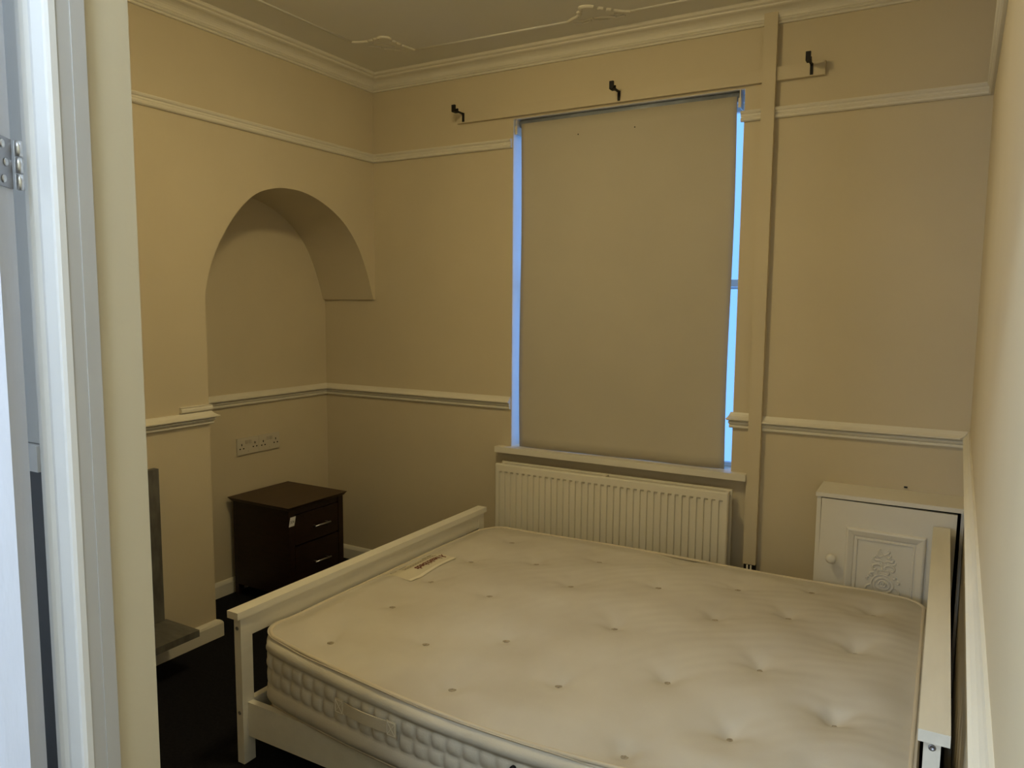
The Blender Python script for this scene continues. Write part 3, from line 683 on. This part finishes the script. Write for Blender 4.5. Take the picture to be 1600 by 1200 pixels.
def border(s, t):
    for k in range(4):
        a, kind = SEAM[k]; b = SEAM[k+1][0]
        if t <= b+1e-9:
            u = (t-a)/(b-a); q = math.sin(PI*u)**.6 if 0 < u < 1 else 0
            if kind == 'roll': return .017*q*(1+.08*math.sin(s*23)) - .001
            c = abs(math.sin(PI*(s/.050+(0.0 if k == 1 else .18))))
            return -.001 + q*(.0115*(c**.5)) - .004*(1-c)**3*q
    return 0
ts = [i/36 for i in range(37)]; bm = bmesh.new(); rings = []
def perp(i, t):
    x, y, nx_, ny_ = per[i]; X, Y = warp(x, y); lim = .9 if nx_ > .5 or nx_ < -.5 else 1
    d = border(S[i], t)
    if nx_ > .3 or nx_ < -.3: d *= .45
    zt_ = zedge(x, y)-.003; inn = .012*(abs(t-.5)*2)**4
    return Vector((X+nx_*(d-inn), Y+ny_*(d-inn), zt_+(ZB+.004-zt_)*t))
for i in range(len(per)): rings.append([bm.verts.new(perp(i, t)-o) for t in ts])
n = len(per)
for i in range(n):
    A, B = rings[i], rings[(i+1) % n]
    for k in range(len(ts)-1): bm.faces.new((A[k], B[k], B[k+1], A[k+1]))
bm.faces.new([r[-1] for r in rings])
obj('side_border', bm, M_side, mt, True)
def piping(t, r, dz=0, out=0):
    bm = bmesh.new(); pts = []
    for i in range(0, n, 3):
        x, y, nx_, ny_ = per[i]; p = perp(i, t); k = 1 if abs(nx_) < .3 else .4
        pts.append(p+Vector((nx_*out*k, ny_*out*k, dz))-o)
    tube(bm, pts, r, 8, closed=True); obj('piping', bm, M_piping, mt, True)
piping(0, .0058, .002, .004); piping(1, .0058, .003, .006)
# carrying handle on the near side
def side_at(x, z, off):
    X, Y = warp(x, MY0); zt_ = zedge(x, MY0); t = (zt_-z)/(zt_-ZB); return Vector((x, Y-.0105-off, z))
def patch(name, x0, x1, z0, z1, off, mat, parent, bow=0, nx_=14):
    bm = bmesh.new(); F = []; Bk = []
    for i in range(nx_+1):
        x = x0+(x1-x0)*i/nx_; b = bow*math.sin(PI*i/nx_)
        F.append([bm.verts.new(side_at(x, z, off+b)-o) for z in (z0, z1)]); Bk.append([bm.verts.new(side_at(x, z, off+b-.003)-o) for z in (z0, z1)])
    for i in range(nx_):
        bm.faces.new((F[i][0], F[i+1][0], F[i+1][1], F[i][1])); bm.faces.new((Bk[i][0], Bk[i][1], Bk[i+1][1], Bk[i+1][0]))
        bm.faces.new((F[i][1], F[i+1][1], Bk[i+1][1], Bk[i][1])); bm.faces.new((F[i][0], Bk[i][0], Bk[i+1][0], F[i+1][0]))
    for i in (0, nx_): bm.faces.new((F[i][0], F[i][1], Bk[i][1], Bk[i][0]))
    return obj(name, bm, mat, parent)
HX0, HX1, HZ0, HZ1 = 1.258, 1.492, .302, .344
hd = patch('handle', HX0+.03, HX1-.03, HZ0+.004, HZ1-.004, .003, M_strap, mt, .006)
for a, b in ((HX0, HX0+.034), (HX1-.034, HX1)):
    pt = patch('handle_patch', a, b, HZ0, HZ1, .0045, M_strap, hd, 0, 3)
    bm = bmesh.new()
    c = [(a+.003, HZ0+.003), (b-.003, HZ0+.003), (b-.003, HZ1-.003), (a+.003, HZ1-.003)]
    for p, q in ((0, 1), (1, 2), (2, 3), (3, 0), (0, 2), (1, 3)): tube(bm, [side_at(*c[p], .005)-o, side_at(*c[q], .005)-o], .0009, 5)
    obj('cross_stitch', bm, M_stitch, hd)
bm = bmesh.new(); lathe(bm, [(.0075, -.004), (.0085, .003), (.006, .006), (.004, .004)], 14, Matrix.Translation(side_at(1.853, .336, -.002)-o) @ Matrix.Rotation(PI/2, 4, 'X')); obj('vent', bm, M_dark, mt, True)
# tufting tacks
for k, (dx, dy) in enumerate(DIM):
    X, Y = warp(dx, dy); bm = bmesh.new()
    lathe(bm, [(.004, -.003), (.0115, .0006), (.009, .0022), (.003, .0016)], 12, Matrix.Translation(Vector((X, Y, ztop(dx, dy)))-o) @ Matrix.Rotation(.45, 4, 'Z') @ Matrix.Diagonal((1.25, .75, 1, 1)))
    obj('tuft', bm, M_tuft, mt, True)
# sewn label near the foot end, read from the foot of the bed
def on_top(x, y, dz):
    X, Y = warp(x, y); return Vector((X, Y, ztop(x, y)+dz))-o
bm = bmesh.new(); G = []
for i in range(13):
    x = .908+.140*i/12; G.append([bm.verts.new(on_top(x, -1.045+.285*j/16, .0012)) for j in range(17)])
for i in range(12):
    for j in range(16): bm.faces.new((G[i][j], G[i+1][j], G[i+1][j+1], G[i][j+1]))
hm = bmesh.new()
for j in range(16):
    a, b = -1.045+.285*j/16, -1.045+.285*(j+1)/16
    hm.faces.new([hm.verts.new(on_top(p, q, .0030)) for p, q in ((1.034, a), (1.049, a), (1.049, b), (1.034, b))])
lb = obj('sewn_label', bm, M_label, mt, True); lb['label'] = 'cream sewn label with dark red lettering'
obj('label_hem', hm, M_hem, lb)
def top_text(body, size, x, y, mat, name, sx=1):
    me = text_mesh(body, size, .0009)
    for v in me.vertices: v.co = on_top(x+v.co.y, y-v.co.x*sx, .0022)
    return link(name, me, mat, lb)
top_text('healthbeds',   .040, .982, -.800, M_redink, 'red_lettering', .86)
me_bar = bmesh.new()
def bar(bm, x0, x1, y0, y1, dz=.0022):
    bm.faces.new([bm.verts.new(on_top(a, b, dz)) for a, b in ((x0, y0), (x1, y0), (x1, y1), (x0, y1))])
bm = me_bar
for xx in (.950, .963): 
    for k in range(13): bar(bm, xx, xx+.004, -.985+k*.0155, -.985+k*.0155+.0125)
bar(bm, .964, .968, -.80, -.79)
obj('small_print', bm, M_greyink, lb)
bm = bmesh.new(); bar(bm, .917, .926, -.965, -.925); obj('black_bar', bm, M_ink, lb)
def ring_on(xc, yc, r0, r1):
    bm = bmesh.new(); A = []
    for k in range(16):
        a = 2*PI*k/16; A.append((bm.verts.new(on_top(xc+r0*math.cos(a), yc+r0*1.3*math.sin(a), .0022)), bm.verts.new(on_top(xc+r1*math.cos(a), yc+r1*1.3*math.sin(a), .0022))))
    for k in range(16): a, b = A[k], A[(k+1) % 16]; bm.faces.new((a[0], a[1], b[1], b[0]))
    return obj('care_symbol', bm, M_greyink, lb)
ring_on(.924, -1.003, .008, .011); ring_on(.926, -.815, .002, .009); ring_on(.926, -.782, .002, .009)
bm = bmesh.new()
for a, b in (((.982, -.790), (1.012, -.782)), ((.982, -.772), (.998, -.784))):
    p, q = on_top(*a, .0024), on_top(*b, .0024); tube(bm, [p, q], .0018, 5)
obj('logo_mark', bm, M_redink, lb)

# ------------------------------------------------------------------ assumed unseen ceiling lamps: one above the bed, one in the hall (both above the frame)
def assumed_ceiling_lamp(name, lab, x, y, mat):
    lp = thing(name, lab, 'lamp', (x, y, ZC))
    bm = bmesh.new(); lathe(bm, [(.125, -.022), (.125, -.0005)], 32); obj('base', bm, M_trim, lp, True)
    bm = bmesh.new(); lathe(bm, [(.02, -.090)]+[(.14*math.sin(a), -.0225-.068*math.cos(a)) for a in [math.radians(15+75*k/8) for k in range(9)]], 32); obj('shade', bm, mat, lp, True)
assumed_ceiling_lamp('assumed_ceiling_lamp', 'assumed round warm opal glass ceiling lamp above the bed', 1.40, -1.45, M_lamp)  # lamp out of view, assumed from the warm shading
assumed_ceiling_lamp('assumed_hall_lamp', 'assumed round cool white ceiling lamp in the hall outside the doorway', 2.15, -3.45, M_hall_lamp)  # lamp out of view, assumed from the cool light near the doorway
